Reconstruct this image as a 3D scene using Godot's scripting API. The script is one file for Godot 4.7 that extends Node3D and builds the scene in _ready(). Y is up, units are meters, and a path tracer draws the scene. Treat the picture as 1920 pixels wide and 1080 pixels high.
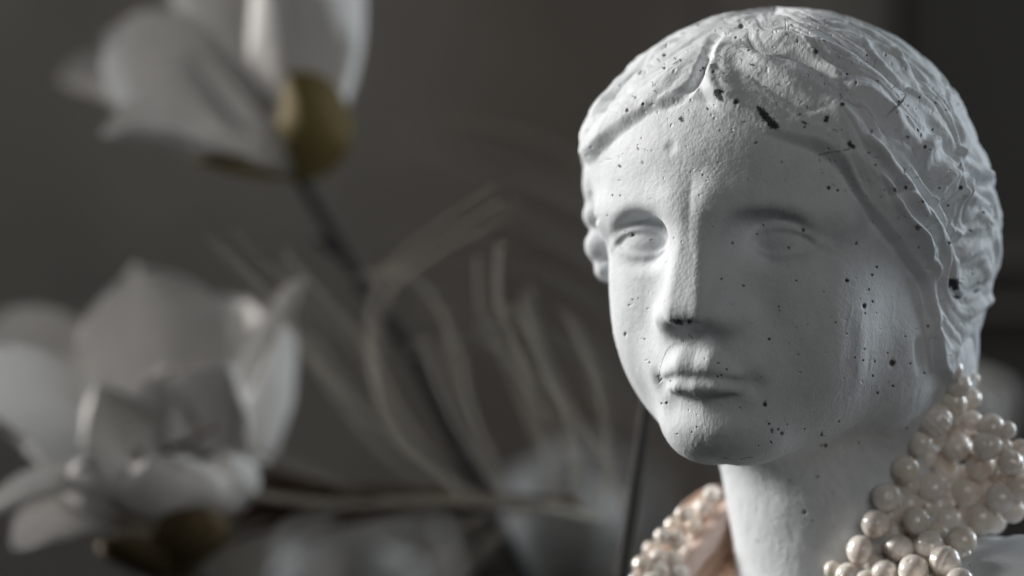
extends Node3D
# Weathered plaster bust with pearl strands, silk magnolias and a plume behind it, lit by a window from one side.
# Photo pixels (1920 x 1080) are turned into directions from the camera; 6 pixels are 1 mm at the bust's own distance.

const CAMERA_DISTANCE := 900.0            # mm from the camera to the bust's axis
const MM := 0.001

var head_frame := Transform3D()           # bust's own axes (mm) to world (mm)
var head_back := Transform3D()

func _ready() -> void:
	set_camera_and_light()
	build_setting()
	build_bust()
	build_necklace()
	build_ribbon()
	build_flowers()
	build_plume()

# ------------------------------------------------------------------ camera, light, exposure
func set_camera_and_light() -> void:
	var cam := Camera3D.new()
	cam.name = "camera"
	add_child(cam)
	cam.position = Vector3(0, 0, CAMERA_DISTANCE * MM)
	var lens := CameraAttributesPhysical.new()
	lens.frustum_focal_length = 120.0
	lens.frustum_focus_distance = (CAMERA_DISTANCE - 44.0) * MM
	lens.exposure_aperture = 4.4
	lens.frustum_near = 0.05
	lens.frustum_far = 30.0
	cam.attributes = lens
	cam.fov = 2.0 * rad_to_deg(atan(0.1))
	cam.near = 0.05
	cam.far = 30.0
	cam.current = true

	var env := Environment.new()
	env.background_mode = Environment.BG_COLOR
	env.background_color = Color(0, 0, 0)
	env.tonemap_mode = Environment.TONE_MAPPER_LINEAR
	env.tonemap_exposure = 1.0
	env.sdfgi_enabled = true
	env.ssao_enabled = true
	env.ssil_enabled = true
	var we := WorldEnvironment.new()
	we.name = "world_environment"
	we.environment = env
	add_child(we)

	# the key: light falling from one side and above, in a beam that is widest on the bust
	var key := SpotLight3D.new()
	key.name = "window_light"
	add_child(key)
	key.look_at_from_position(Vector3(-1.18, 0.50, -0.40), Vector3(0.10, -0.01, 0.03))
	key.light_energy = 8.2
	key.light_color = Color(1.0, 0.985, 0.97)
	key.light_size = 0.40
	key.spot_angle = 12.0
	key.spot_angle_attenuation = 0.6
	key.spot_range = 6.0
	key.spot_attenuation = 2.0
	key.shadow_enabled = true
	# a weaker, cooler opening behind the other shoulder
	area_light("far_window_light", Vector3(1.1, 0.35, -0.45), Vector3(0.1, 0.0, 0.0), Vector2(0.5, 0.7), 0.85, Color(0.93, 0.97, 1.0))
	# added unseen fill lamp, in place of what the rest of the room gives back
	area_light("room_fill_light", Vector3(0.55, 0.5, 1.7), Vector3(0.05, 0.0, 0.0), Vector2(1.0, 0.8), 0.47, Color(1.0, 0.99, 0.98))

func area_light(called: String, at: Vector3, towards: Vector3, size: Vector2, energy: float, tint: Color) -> void:
	var l := AreaLight3D.new()
	l.name = called
	add_child(l)
	l.look_at_from_position(at, towards)
	l.area_size = size
	l.area_normalize_energy = true
	l.light_energy = energy
	l.light_color = tint
	l.area_range = 6.0
	l.shadow_enabled = true

# ------------------------------------------------------------------ small helpers
func px(x: float, y: float, z: float) -> Vector3:
	# the point (mm) seen at a photo pixel, z mm from the bust's axis (towards the camera is +)
	var k := (CAMERA_DISTANCE - z) / CAMERA_DISTANCE / 6.0
	return Vector3((x - 960.0) * k, (540.0 - y) * k, z)

func tag(o: Node, label: String, category: String, group := "") -> void:
	o.set_meta("label", label)
	o.set_meta("category", category)
	if group != "":
		o.set_meta("group", group)

func mesh_node(called: String, mesh: Mesh, m: Material, parent: Node) -> MeshInstance3D:
	var o := MeshInstance3D.new()
	o.name = called
	o.mesh = mesh
	o.material_override = m
	parent.add_child(o, true)
	return o

func paint(c: Color, rough := 0.8) -> StandardMaterial3D:
	var m := StandardMaterial3D.new()
	m.albedo_color = c.linear_to_srgb()
	m.roughness = rough
	return m

# ------------------------------------------------------------------ setting
func build_setting() -> void:
	var n := FastNoiseLite.new()
	n.seed = 9
	n.frequency = 0.006
	n.fractal_octaves = 4
	var tone := NoiseTexture2D.new()
	tone.width = 512
	tone.height = 512
	tone.noise = n
	tone.seamless = true
	var ramp := Gradient.new()
	ramp.set_color(0, Color(0.88, 0.88, 0.88))
	ramp.set_color(1, Color(1, 1, 1))
	tone.color_ramp = ramp
	var m := paint(Color(0.53, 0.485, 0.425), 0.9)
	m.albedo_texture = tone
	m.uv1_triplanar = true
	m.uv1_world_triplanar = true
	m.uv1_scale = Vector3(1.6, 1.6, 1.6)
	var wall := BoxMesh.new()
	wall.size = Vector3(4.0, 2.4, 0.05)
	var o := mesh_node("wall", wall, m, self)
	o.position = Vector3(0, 0.3, -0.80)
	o.set_meta("kind", "structure")
	# a dark cupboard against the wall, its rails a little lighter
	var c := Node3D.new()
	c.name = "cupboard"
	add_child(c)
	tag(c, "dark wooden cupboard front with thin rails, out of focus behind the hair", "cupboard")
	var z := -700.0
	c.position = px(1960, 540, z) * MM
	var dark := paint(Color(0.055, 0.048, 0.042), 0.8)
	var rail := paint(Color(0.12, 0.108, 0.098), 0.8)
	var body := BoxMesh.new()
	body.size = Vector3(0.16, 0.9, 0.06)
	mesh_node("door", body, dark, c)
	for q in [[486, 30], [576, 26]]:
		var b := BoxMesh.new()
		b.size = Vector3(0.15, q[1] / 6.0 * 1.78 * MM, 0.012)
		var r := mesh_node("rail", b, rail, c)
		r.position = Vector3(0, (px(1960, q[0], z).y - px(1960, 540, z).y) * MM, 0.036)
	var trim := BoxMesh.new()
	trim.size = Vector3(0.008, 1.6, 0.01)
	var t := mesh_node("wall_batten", trim, paint(Color(0.50, 0.46, 0.42), 0.8), self)
	t.position = px(1338, 100, -765.0) * MM
	t.set_meta("kind", "structure")

# ------------------------------------------------------------------ sweeping and sheets
func sweep(path: PackedVector3Array, radii: PackedFloat32Array, sides := 10) -> ArrayMesh:
	# a round, tapering rod along points (mm)
	var st := SurfaceTool.new()
	st.begin(Mesh.PRIMITIVE_TRIANGLES)
	var n := path.size()
	var side := Vector3.ZERO
	for i in n:
		var t := (path[mini(i + 1, n - 1)] - path[maxi(i - 1, 0)]).normalized()
		if i == 0:
			side = t.cross(Vector3(0.31, 0.2, 0.93)).normalized()
		side = (side - t * side.dot(t)).normalized()
		var up := t.cross(side)
		for k in sides:
			var a := TAU * k / sides
			var d := side * cos(a) + up * sin(a)
			st.set_normal(d)
			st.set_uv(Vector2(float(k) / sides, float(i) / n))
			st.add_vertex((path[i] + d * radii[i]) * MM)
	for i in n - 1:
		for k in sides:
			var a := i * sides + k
			var b := i * sides + (k + 1) % sides
			for v in [a, a + sides, b, b, a + sides, b + sides]:
				st.add_index(v)
	for k in range(1, sides - 1):
		for v in [0, k, k + 1, (n - 1) * sides, (n - 1) * sides + k + 1, (n - 1) * sides + k]:
			st.add_index(v)
	return st.commit()

func smooth3(pts: Array, per := 6) -> PackedVector3Array:
	var out := PackedVector3Array()
	var n := pts.size()
	for i in n - 1:
		var p0: Vector3 = pts[maxi(i - 1, 0)]
		var p1: Vector3 = pts[i]
		var p2: Vector3 = pts[i + 1]
		var p3: Vector3 = pts[mini(i + 2, n - 1)]
		for k in per:
			out.append(p1.cubic_interpolate(p2, p0, p3, float(k) / per))
	out.append(pts[n - 1])
	return out

func rod(pts: Array, r0: float, r1: float, per := 6, sides := 10) -> ArrayMesh:
	var path := smooth3(pts, per)
	var rad := PackedFloat32Array()
	for i in path.size():
		rad.append(lerpf(r0, r1, float(i) / (path.size() - 1)))
	return sweep(path, rad, sides)

func petal(base: Vector3, bend: Vector3, tip: Vector3, face: Vector3, width: float, cup: float, seed_: int, blunt := 0.62, curl := 0.0, thick := 0.5) -> ArrayMesh:
	# a cupped leaf of silk from base over bend to tip (mm); face is the way its inner side looks
	var nu := 14
	var nv := 20
	var nz := FastNoiseLite.new()
	nz.seed = seed_
	nz.frequency = 0.02
	var grid := PackedVector3Array()
	var norm := PackedVector3Array()
	for j in nv + 1:
		var t := float(j) / nv
		var c := base.lerp(bend, t).lerp(bend.lerp(tip, t), t)
		var tan := (bend - base).lerp(tip - bend, t).normalized()
		var f := (face - tan * face.dot(tan)).normalized()
		var side := tan.cross(f)
		var w := width * 0.5 * (0.16 + 0.84 * sin(PI * 0.5 * minf(1.0, t / blunt))) if t < blunt else width * 0.5 * sqrt(maxf(0.0, 1.0 - pow((t - blunt) / (1.0 - blunt), 2.2)))
		w = maxf(w * (1.0 + 0.12 * nz.get_noise_2d(t * 120.0, 500.0)), 0.4)
		for i in nu + 1:
			var s := float(i) / nu * 2.0 - 1.0
			var p := c + side * (w * s) + f * (cup * s * s * (0.35 + 0.65 * t) * (w / (width * 0.5)))
			p += f * (nz.get_noise_2d(s * 60.0, t * 110.0) * width * 0.07 * (0.3 + absf(s)) + nz.get_noise_2d(s * 16.0 + 200.0, t * 14.0) * width * 0.10)
			p -= f * curl * pow(t, 4.0)
			grid.append(p)
	for j in nv + 1:
		for i in nu + 1:
			var a := grid[j * (nu + 1) + mini(i + 1, nu)] - grid[j * (nu + 1) + maxi(i - 1, 0)]
			var b := grid[mini(j + 1, nv) * (nu + 1) + i] - grid[maxi(j - 1, 0) * (nu + 1) + i]
			norm.append(a.cross(b).normalized())
	var st := SurfaceTool.new()
	st.begin(Mesh.PRIMITIVE_TRIANGLES)
	var m := (nu + 1) * (nv + 1)
	for layer in 2:
		var sg := 1.0 if layer == 0 else -1.0
		for k in m:
			st.set_normal(norm[k] * sg)
			st.set_uv(Vector2(float(k % (nu + 1)) / nu, float(k / (nu + 1)) / nv))
			st.add_vertex((grid[k] + norm[k] * sg * thick * 0.5) * MM)
	for j in nv:
		for i in nu:
			var a := j * (nu + 1) + i
			var b := a + nu + 1
			for v in [a, b, a + 1, a + 1, b, b + 1]:
				st.add_index(v)
			for v in [a, a + 1, b, a + 1, b + 1, b]:
				st.add_index(v + m)
	var rim := []
	for i in nu:
		rim.append([i, i + 1])
		rim.append([nv * (nu + 1) + i + 1, nv * (nu + 1) + i])
	for j in nv:
		rim.append([(j + 1) * (nu + 1), j * (nu + 1)])
		rim.append([j * (nu + 1) + nu, (j + 1) * (nu + 1) + nu])
	for e in rim:
		for v in [e[0], e[1], e[0] + m, e[1], e[1] + m, e[0] + m]:
			st.add_index(v)
	return st.commit()

# ------------------------------------------------------------------ the bust: a modelled field, met by rays from inside
func smin(a: float, b: float, k: float) -> float:
	var h := maxf(k - absf(a - b), 0.0) / k
	return minf(a, b) - h * h * k * 0.25

func smax(a: float, b: float, k: float) -> float:
	var h := maxf(k - absf(a - b), 0.0) / k
	return maxf(a, b) + h * h * k * 0.25

func ell(p: Vector3, c: Vector3, r: Vector3) -> float:
	var q := (p - c) / r
	var k0 := q.length()
	var k1 := (q / r).length()
	return k0 * (k0 - 1.0) / maxf(k1, 0.0001)

func cap(p: Vector3, a: Vector3, b: Vector3, ra: float, rb: float) -> float:
	var ab := b - a
	var t := clampf((p - a).dot(ab) / ab.length_squared(), 0.0, 1.0)
	return (p - a - ab * t).length() - lerpf(ra, rb, t)

func chain(p: Vector3, pts: PackedVector3Array, rad: PackedFloat32Array) -> float:
	var d := 1e9
	for i in pts.size() - 1:
		d = minf(d, cap(p, pts[i], pts[i + 1], rad[i], rad[i + 1]))
	return d

var lip_up := PackedVector3Array([Vector3(0, -40.2, 55.2), Vector3(4.5, -39.6, 55.4), Vector3(9.0, -41.6, 53.2), Vector3(14.2, -44.6, 49.4)])
var lip_up_r := PackedFloat32Array([2.7, 3.1, 2.5, 1.0])
var lip_low := PackedVector3Array([Vector3(0, -46.8, 54.4), Vector3(6.0, -46.6, 53.8), Vector3(10.8, -46.4, 51.2), Vector3(13.8, -45.0, 49.4)])
var lip_low_r := PackedFloat32Array([3.7, 3.5, 2.4, 1.0])
var lip_line := PackedVector3Array([Vector3(0, -43.4, 59.6), Vector3(5.0, -43.1, 59.2), Vector3(9.6, -44.0, 56.5), Vector3(15.6, -45.6, 50.5)])
var lip_line_r := PackedFloat32Array([1.0, 1.0, 1.1, 1.3])

func field(p: Vector3) -> float:
	var s := Vector3(absf(p.x), p.y, p.z)
	var d := ell(p, Vector3(0, 18, -4), Vector3(58, 49.5, 63))
	if p.y > -95.0:
		d = smin(d, ell(p, Vector3(0, -18, 5), Vector3(44, 51, 46)), 14.0)
		d = smin(d, cap(s, Vector3(33, -36, 0), Vector3(9, -55, 32.5), 14.0, 12.4), 13.0)
		# hair rolled back over the ears, and combed out over the temples
		d = smin(d, ell(s, Vector3(43, 0, -25), Vector3(16, 29, 25)), 8.0)
		d = smin(d, ell(s, Vector3(36, -34, -32), Vector3(14, 24, 18)), 10.0)
		d = smin(d, ell(s, Vector3(34, -34, -12), Vector3(14, 27, 20)), 14.0)
		if p.y > 5.0:
			d = smin(d, ell(s, Vector3(34, 27, 25), Vector3(15, 15, 15)), 8.0)
	if p.x < -38.0 and p.y > -25.0 and p.y < 36.0:
		# curls that hang before the far ear
		d = smin(d, ell(p, Vector3(-54.5, 17.0, 15.5), Vector3(5.0, 10.0, 6.0)), 3.0)
		d = smin(d, ell(p, Vector3(-54.0, 6.5, 15.5), Vector3(5.4, 5.4, 6.0)), 2.0)
		d = smin(d, ell(p, Vector3(-52.2, -3.2, 15.4), Vector3(6.4, 6.2, 7.0)), 2.0)
		d = smin(d, ell(p, Vector3(-50.6, -10.6, 15.0), Vector3(4.8, 4.6, 6.0)), 2.0)
	if p.z > 5.0 and p.y > -85.0:
		d = smin(d, ell(p, Vector3(0, -57.6, 37.6), Vector3(13.6, 9.8, 13.2)), 13.0)
		d = smin(d, ell(s, Vector3(23.5, -23, 27), Vector3(16.5, 26, 18)), 12.0)
		d = smin(d, ell(p, Vector3(0, -38, 39.5), Vector3(21, 15, 17.0)), 9.0)
	if p.z > 22.0 and p.y > -75.0 and p.y < 45.0:
		# brow, then the hollow of the eye under it, then ball and lids
		d = smin(d, cap(s, Vector3(6, 8.4, 51.6), Vector3(36, 5.4, 37.4), 8.0, 6.8), 6.0)
		if p.y < 24.0 and p.y > -24.0:
			d = smax(d, -ell(s, Vector3(21.8, -2.4, 56.0), Vector3(14.0, 8.4, 15.0)), 4.0)
			var eye := Vector3(22.5, -3.4, 34.8)
			var ball := ell(s, eye, Vector3(13.5, 10.0, 12.2))
			var dx := s.x - eye.x
			d = smin(d, ball, 1.5)
			d = smin(d, smax(ball - 1.4, 0.8 - 0.028 * dx * dx - s.y, 1.3), 2.2)
			d = smin(d, smax(ball - 0.8, s.y + 7.0 - 0.022 * dx * dx, 1.2), 2.5)
		# nose
		var front := lerpf(57.2, 66.4, clampf((14.0 - p.y) / 40.0, -0.2, 1.0))
		var half := lerpf(4.8, 6.9, clampf((8.0 - p.y) / 30.0, 0.0, 1.0)) + 0.42 * maxf(0.0, front - p.z)
		var qx := s.x - half + 3.4
		var qz := p.z - front + 3.4
		var n := sqrt(maxf(qx, 0.0) * maxf(qx, 0.0) + maxf(qz, 0.0) * maxf(qz, 0.0)) + minf(maxf(qx, qz), 0.0) - 3.4
		n = smax(n * 0.9, maxf(p.y - 10.5, -28.6 - p.y + 0.12 * (66.0 - p.z)), 8.0)
		n = smin(n, ell(s, Vector3(8.2, -25.2, 53.2), Vector3(6.0, 4.8, 7.2)), 3.5)
		d = smin(d, n, 7.0)
		if p.y < -26.0:
			d = smax(d, -cap(p, Vector3(0, -33.0, 61.4), Vector3(0, -37, 61.8), 3.2, 3.0), 3.5)
			d = smin(d, chain(s, lip_up, lip_up_r), 3.5)
			d = smin(d, chain(s, lip_low, lip_low_r), 2.2)
			d = smax(d, -chain(s, lip_line, lip_line_r), 1.6)
			d = smax(d, -cap(s, Vector3(0, -53.2, 59.0), Vector3(12, -52.0, 53.5), 4.0, 3.0), 6.0)
			d = smax(d, -ell(s, Vector3(16.4, -46.0, 52.6), Vector3(2.6, 3.0, 4.2)), 4.0)
	if p.y < -20.0:
		d = smin(d, cap(p, Vector3(0, -40, -25), Vector3(11, -135, -40), 33.5, 34.0), 14.0)
		d = smin(d, ell(p, Vector3(24, -160, -40), Vector3(95, 48, 52)), 20.0)
		d = smin(d, ell(p, Vector3(76, -133, -30), Vector3(55, 40, 42)), 24.0)
	return d

# the rays: row -> origin and elevation; column -> azimuth (0 is the face's own front, + towards the bust's left)
var rows_y := PackedFloat32Array()
var rows_z := PackedFloat32Array()
var rows_e := PackedFloat32Array()
var cols_a := PackedFloat32Array()
const STEP := 2
const AZ_FROM := -80.0
const AZ_TO := 135.0

func lay_rays() -> void:
	var e := 89.6
	while e > -50.0:
		rows_y.append(minf(0.0, (e - 10.0) * 0.35)); rows_z.append(0.0); rows_e.append(deg_to_rad(e))
		e -= 0.44 if e > 20.0 else 0.38
	var n := 150
	for i in n:
		var t := float(i) / n
		rows_y.append(lerpf(-21.0, -96.0, t)); rows_z.append(-24.0 * t); rows_e.append(deg_to_rad(-50.0 * (1.0 - t)))
	n = 170
	for i in n + 1:
		var t := float(i) / n
		rows_y.append(-96.0 - 84.0 * t); rows_z.append(-24.0 - 8.0 * t); rows_e.append(deg_to_rad(30.0 * sin(PI * 0.9 * t)))
	if rows_y.size() % STEP == 0:
		rows_y.append(-181.0); rows_z.append(-32.0); rows_e.append(rows_e[rows_e.size() - 1])
	var a := AZ_FROM
	while a < AZ_TO:
		cols_a.append(deg_to_rad(a))
		a += 0.44
	var m := 73
	for i in m + 1:
		cols_a.append(deg_to_rad(AZ_TO + (360.0 + AZ_FROM - AZ_TO) * i / m))
	if cols_a.size() % STEP == 0:
		# an odd count, so that the coarse grid ends on the last column
		var last := cols_a[cols_a.size() - 1]
		cols_a[cols_a.size() - 1] = last - 0.01
		cols_a.append(last)

func ray_dir(row: int, col: int) -> Vector3:
	var e := rows_e[row]
	var a := cols_a[col]
	return Vector3(sin(a) * cos(e), sin(e), cos(a) * cos(e))

var coarse := PackedFloat32Array()
var coarse_cols := 0
var coarse_rows := 0

func coarse_column(c: int) -> void:
	var col := c * STEP
	var last := 0.0
	for k in coarse_rows:
		var row := k * STEP
		var o := Vector3(0, rows_y[row], rows_z[row])
		var d := ray_dir(row, col)
		var r := last - 3.0
		if r < 10.0 or field(o + d * r) > 0.0:
			r = 10.0
		for it in 60:
			var f := field(o + d * r)
			if f > -0.02 or r > 170.0:
				break
			r += maxf(-f * 0.92, 0.04)
		# the marching stops a little short; finish along the slope of the field
		var f1 := field(o + d * r)
		var f0 := field(o + d * (r - 0.4))
		if absf(f1 - f0) > 0.004:
			r -= clampf(f1 * 0.4 / (f1 - f0), -2.5, 2.5)
		coarse[k * coarse_cols + c] = r
		last = r

# ---- strokes of the modelling tool: ridges (+) and grooves (-) along lines on the surface
var seg_a := PackedVector3Array()
var seg_b := PackedVector3Array()
var seg_w := PackedFloat32Array()
var seg_ha := PackedFloat32Array()
var seg_hb := PackedFloat32Array()
var seg_id := PackedInt32Array()
var stroke_count := 0
var cells := {}
const CELL := 8.0

func cell_key(i: int, j: int, k: int) -> int:
	return (i + 64) * 16384 + (j + 64) * 128 + (k + 64)

func add_segment(a: Vector3, b: Vector3, w: float, ha: float, hb: float) -> void:
	var n := seg_a.size()
	seg_a.append(a); seg_b.append(b); seg_w.append(w); seg_ha.append(ha); seg_hb.append(hb); seg_id.append(stroke_count)
	var lo := Vector3(minf(a.x, b.x), minf(a.y, b.y), minf(a.z, b.z)) - Vector3.ONE * (w + 3.0)
	var hi := Vector3(maxf(a.x, b.x), maxf(a.y, b.y), maxf(a.z, b.z)) + Vector3.ONE * (w + 3.0)
	for i in range(floori(lo.x / CELL), floori(hi.x / CELL) + 1):
		for j in range(floori(lo.y / CELL), floori(hi.y / CELL) + 1):
			for k in range(floori(lo.z / CELL), floori(hi.z / CELL) + 1):
				var key := cell_key(i, j, k)
				if not cells.has(key):
					cells[key] = PackedInt32Array()
				cells[key].append(n)

func stroke_points(pts: PackedVector3Array, w: float, h: float, ends := 0.25) -> void:
	var n := pts.size()
	if n == 1:
		add_segment(pts[0], pts[0] + Vector3(0.01, 0, 0), w, h, h)
	for i in n - 1:
		var ta := float(i) / (n - 1)
		var tb := float(i + 1) / (n - 1)
		add_segment(pts[i], pts[i + 1], w, h * lerpf(ends, 1.0, smoothstep(0.0, 0.35, ta) * smoothstep(0.0, 0.35, 1.0 - ta)), h * lerpf(ends, 1.0, smoothstep(0.0, 0.35, tb) * smoothstep(0.0, 0.35, 1.0 - tb)))
	stroke_count += 1

func hit(x: float, y: float) -> Vector3:
	# where the line of sight through a photo pixel meets the unworked bust, in the bust's own axes
	var eye := Vector3(0, 0, CAMERA_DISTANCE)
	var dir := (px(x, y, 0.0) - eye).normalized()
	var o := head_back * eye
	var d := (head_back.basis * dir).normalized()
	var t := CAMERA_DISTANCE - 140.0
	var best_t := t
	var best_f := 1e9
	for i in 60:
		var f := field(o + d * t)
		if f < best_f:
			best_f = f
			best_t = t
		if f < 0.05 or t > CAMERA_DISTANCE + 120.0:
			break
		t += maxf(f * 0.8, 0.05)
	return o + d * best_t

func curve_through(flat: Array, per := 5) -> PackedVector2Array:
	var out := PackedVector2Array()
	var n := flat.size() / 2
	var q := []
	for i in n:
		q.append(Vector2(flat[2 * i], flat[2 * i + 1]))
	if n < 3:
		for v in q:
			out.append(v)
		return out
	for i in n - 1:
		var p0: Vector2 = q[maxi(i - 1, 0)]
		var p1: Vector2 = q[i]
		var p2: Vector2 = q[i + 1]
		var p3: Vector2 = q[mini(i + 2, n - 1)]
		for k in per:
			out.append(p1.cubic_interpolate(p2, p0, p3, float(k) / per))
	out.append(q[n - 1])
	return out

func stroke(flat: Array, w: float, h: float, ends := 0.25) -> void:
	# a line in photo pixels, laid onto the surface; width and height in mm
	var pts := PackedVector3Array()
	for v in curve_through(flat, 4):
		pts.append(hit(v.x, v.y))
	stroke_points(pts, w, h, ends)

# hair edge: azimuth (degrees) -> elevation (degrees) seen from the head's middle
var edge_a := PackedFloat32Array()
var edge_e := PackedFloat32Array()

func lay_hair_edge() -> void:
	var line := curve_through([1085, 300, 1112, 306, 1128, 288, 1160, 254, 1195, 230, 1225, 208, 1270, 192, 1310, 186, 1345, 192, 1385, 217, 1430, 243, 1480, 266, 1530, 284, 1575, 312, 1600, 360, 1645, 425, 1690, 480, 1720, 530, 1738, 590, 1745, 640, 1752, 700], 3)
	var last := -999.0
	for v in line:
		var p := hit(v.x, v.y)
		var a := rad_to_deg(atan2(p.x, p.z))
		if a > last + 0.2:
			edge_a.append(a)
			edge_e.append(rad_to_deg(atan2(p.y, Vector2(p.x, p.z).length())))
			last = a

func smooth_hair_edge() -> void:
	var sa := PackedFloat32Array()
	var se := PackedFloat32Array()
	var a := edge_a[0]
	while a <= edge_a[edge_a.size() - 1]:
		var sum := 0.0
		var w := 0.0
		for k in range(-4, 5):
			var b := clampf(a + k * 0.6, edge_a[0] + 0.01, edge_a[edge_a.size() - 1] - 0.01)
			sum += hair_edge(b) * (5.0 - absf(k))
			w += 5.0 - absf(k)
		sa.append(a)
		se.append(sum / w)
		a += 0.6
	edge_a = sa
	edge_e = se

func hair_edge(a: float) -> float:
	# beyond what shows, the nape's line is level
	var n := edge_a.size()
	if a <= edge_a[0]:
		return lerpf(edge_e[0], -48.0, smoothstep(edge_a[0], -115.0, a))
	if a >= edge_a[n - 1]:
		return lerpf(edge_e[n - 1], -52.0, smoothstep(edge_a[n - 1], 150.0, a))
	var i := edge_a.bsearch(a)
	i = clampi(i, 1, n - 1)
	return lerpf(edge_e[i - 1], edge_e[i], (a - edge_a[i - 1]) / (edge_a[i] - edge_a[i - 1]))

var points := PackedVector3Array()
var noise_a := FastNoiseLite.new()
var noise_b := FastNoiseLite.new()

func fine_rows(from: int) -> void:
	# one row of the finished surface
	var nc := cols_a.size()
	var row := from
	var k0 := row / STEP
	var k1 := mini(k0 + 1, coarse_rows - 1)
	var ft := float(row % STEP) / STEP
	var o := Vector3(0, rows_y[row], rows_z[row])
	var edge_here := rows_e[row]
	for col in nc:
		var c0 := col / STEP
		var c1 := mini(c0 + 1, coarse_cols - 1)
		var fs := float(col % STEP) / STEP
		var ra := lerpf(coarse[k0 * coarse_cols + c0], coarse[k0 * coarse_cols + c1], fs)
		var rb := lerpf(coarse[k1 * coarse_cols + c0], coarse[k1 * coarse_cols + c1], fs)
		var r := lerpf(ra, rb, ft)
		var d := ray_dir(row, col)
		var a := rad_to_deg(cols_a[col])
		if a > 180.0:
			a -= 360.0
		if absf(a) < 52.0 and edge_here < 0.30 and edge_here > -0.72 and (row % 2 == 1 or col % 2 == 1):
			for it in 2:
				r -= clampf(field(o + d * r), -1.5, 1.5) * 0.95
		var p := o + d * r
		var lift := 0.0
		# hair stands proud of the skin
		var he := hair_edge(a)
		var pe := rad_to_deg(atan2(p.y, Vector2(p.x, p.z).length()))
		var above := (pe - he) * 1.02   # mm, near enough
		var hair := smoothstep(-0.9, 2.4, above + 0.8 * noise_a.get_noise_3dv(p * 0.7))
		lift += hair * (lerpf(2.0, 3.2, smoothstep(15.0, 50.0, absf(a))) + 1.3 * smoothstep(25.0, 45.0, a) * (1.0 - smoothstep(6.0, 16.0, above)))
		var key := cell_key(floori(p.x / CELL), floori(p.y / CELL), floori(p.z / CELL))
		if cells.has(key):
			var list: PackedInt32Array = cells[key]
			var id := -1
			var best := 0.0
			for s in list:
				if seg_id[s] != id:
					lift += best
					best = 0.0
					id = seg_id[s]
				var sa := seg_a[s]
				var ab := seg_b[s] - sa
				var t := clampf((p - sa).dot(ab) / ab.length_squared(), 0.0, 1.0)
				var q := (p - sa - ab * t).length_squared() / (seg_w[s] * seg_w[s])
				if q < 1.0:
					var v := (1.0 - q) * (1.0 - q) * lerpf(seg_ha[s], seg_hb[s], t)
					if absf(v) > absf(best):
						best = v
			lift += best
		# lumps in the hair, a hand-smoothed unevenness on the skin
		var n1 := noise_a.get_noise_3dv(p)
		var n2 := noise_b.get_noise_3dv(p)
		if hair > 0.0:
			# strands combed back alongside the hair's edge, deeper where they gather over the ear
			var phase := above * 0.52 + 3.0 * noise_a.get_noise_3dv(p * 0.5) + 1.3 * sin(a * 0.24 + above * 0.09)
			var ridge := absf(sin(phase * 0.5))
			var ridge2 := absf(sin(phase * 1.35 + 0.7))
			var strand := 1.6 * sqrt(ridge) - 1.1 + 0.45 * (sqrt(ridge2) - 0.75)
			lift += hair * strand * lerpf(0.5, 0.95, smoothstep(20.0, 70.0, absf(a))) * (0.8 + 0.6 * noise_b.get_noise_3dv(p * 0.2)) * smoothstep(1.0, 6.0, above)
		lift += hair * (0.42 * n1 + 0.12 * n2) + (1.0 - hair) * (0.14 * n1 + 0.07 * n2)
		points[row * nc + col] = p + d * lift

func build_bust() -> void:
	head_frame = Transform3D(Basis.from_euler(Vector3(deg_to_rad(0.0), deg_to_rad(-30.0), deg_to_rad(0.0))), px(1455, 440, 0.0))
	head_back = head_frame.affine_inverse()
	noise_a.seed = 11
	noise_a.frequency = 0.075
	noise_a.fractal_octaves = 2
	noise_b.seed = 12
	noise_b.frequency = 0.42
	noise_b.fractal_octaves = 2
	lay_rays()
	var t0 := Time.get_ticks_msec()
	coarse_cols = (cols_a.size() - 1) / STEP + 1
	coarse_rows = (rows_y.size() - 1) / STEP + 1
	coarse.resize(coarse_cols * coarse_rows)
	var job := WorkerThreadPool.add_group_task(coarse_column, coarse_cols)
	WorkerThreadPool.wait_for_group_task_completion(job)
	print("coarse ", Time.get_ticks_msec() - t0)
	lay_hair_edge()
	smooth_hair_edge()
	lay_strokes()
	print("strokes ", Time.get_ticks_msec() - t0, " ", seg_a.size())
	var nc := cols_a.size()
	var nr := rows_y.size()
	points.resize(nc * nr)
	job = WorkerThreadPool.add_group_task(fine_rows, nr)
	WorkerThreadPool.wait_for_group_task_completion(job)
	print("fine ", Time.get_ticks_msec() - t0, " ", nc, " x ", nr)
	var bust := Node3D.new()
	bust.name = "plaster_bust"
	add_child(bust)
	bust.transform = Transform3D(head_frame.basis, head_frame.origin * MM)
	tag(bust, "weathered white plaster bust of a woman with wavy centre-parted hair", "bust")
	var mesh := bust_mesh(nc, nr)
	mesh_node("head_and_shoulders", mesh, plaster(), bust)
	print("mesh ", Time.get_ticks_msec() - t0)

const TEX := 2048
var colour_bytes := PackedByteArray()
var height_bytes := PackedByteArray()
var grain_bytes := PackedByteArray()
var blotch_bytes := PackedByteArray()
var seen_at := PackedInt32Array()         # photo cells of 4 pixels -> the nearest surface point in it

func to_photo(p: Vector3) -> Vector2:
	var w := head_frame * p
	var k := CAMERA_DISTANCE / (CAMERA_DISTANCE - w.z) * 6.0
	return Vector2(960.0 + w.x * k, 540.0 - w.y * k)

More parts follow.
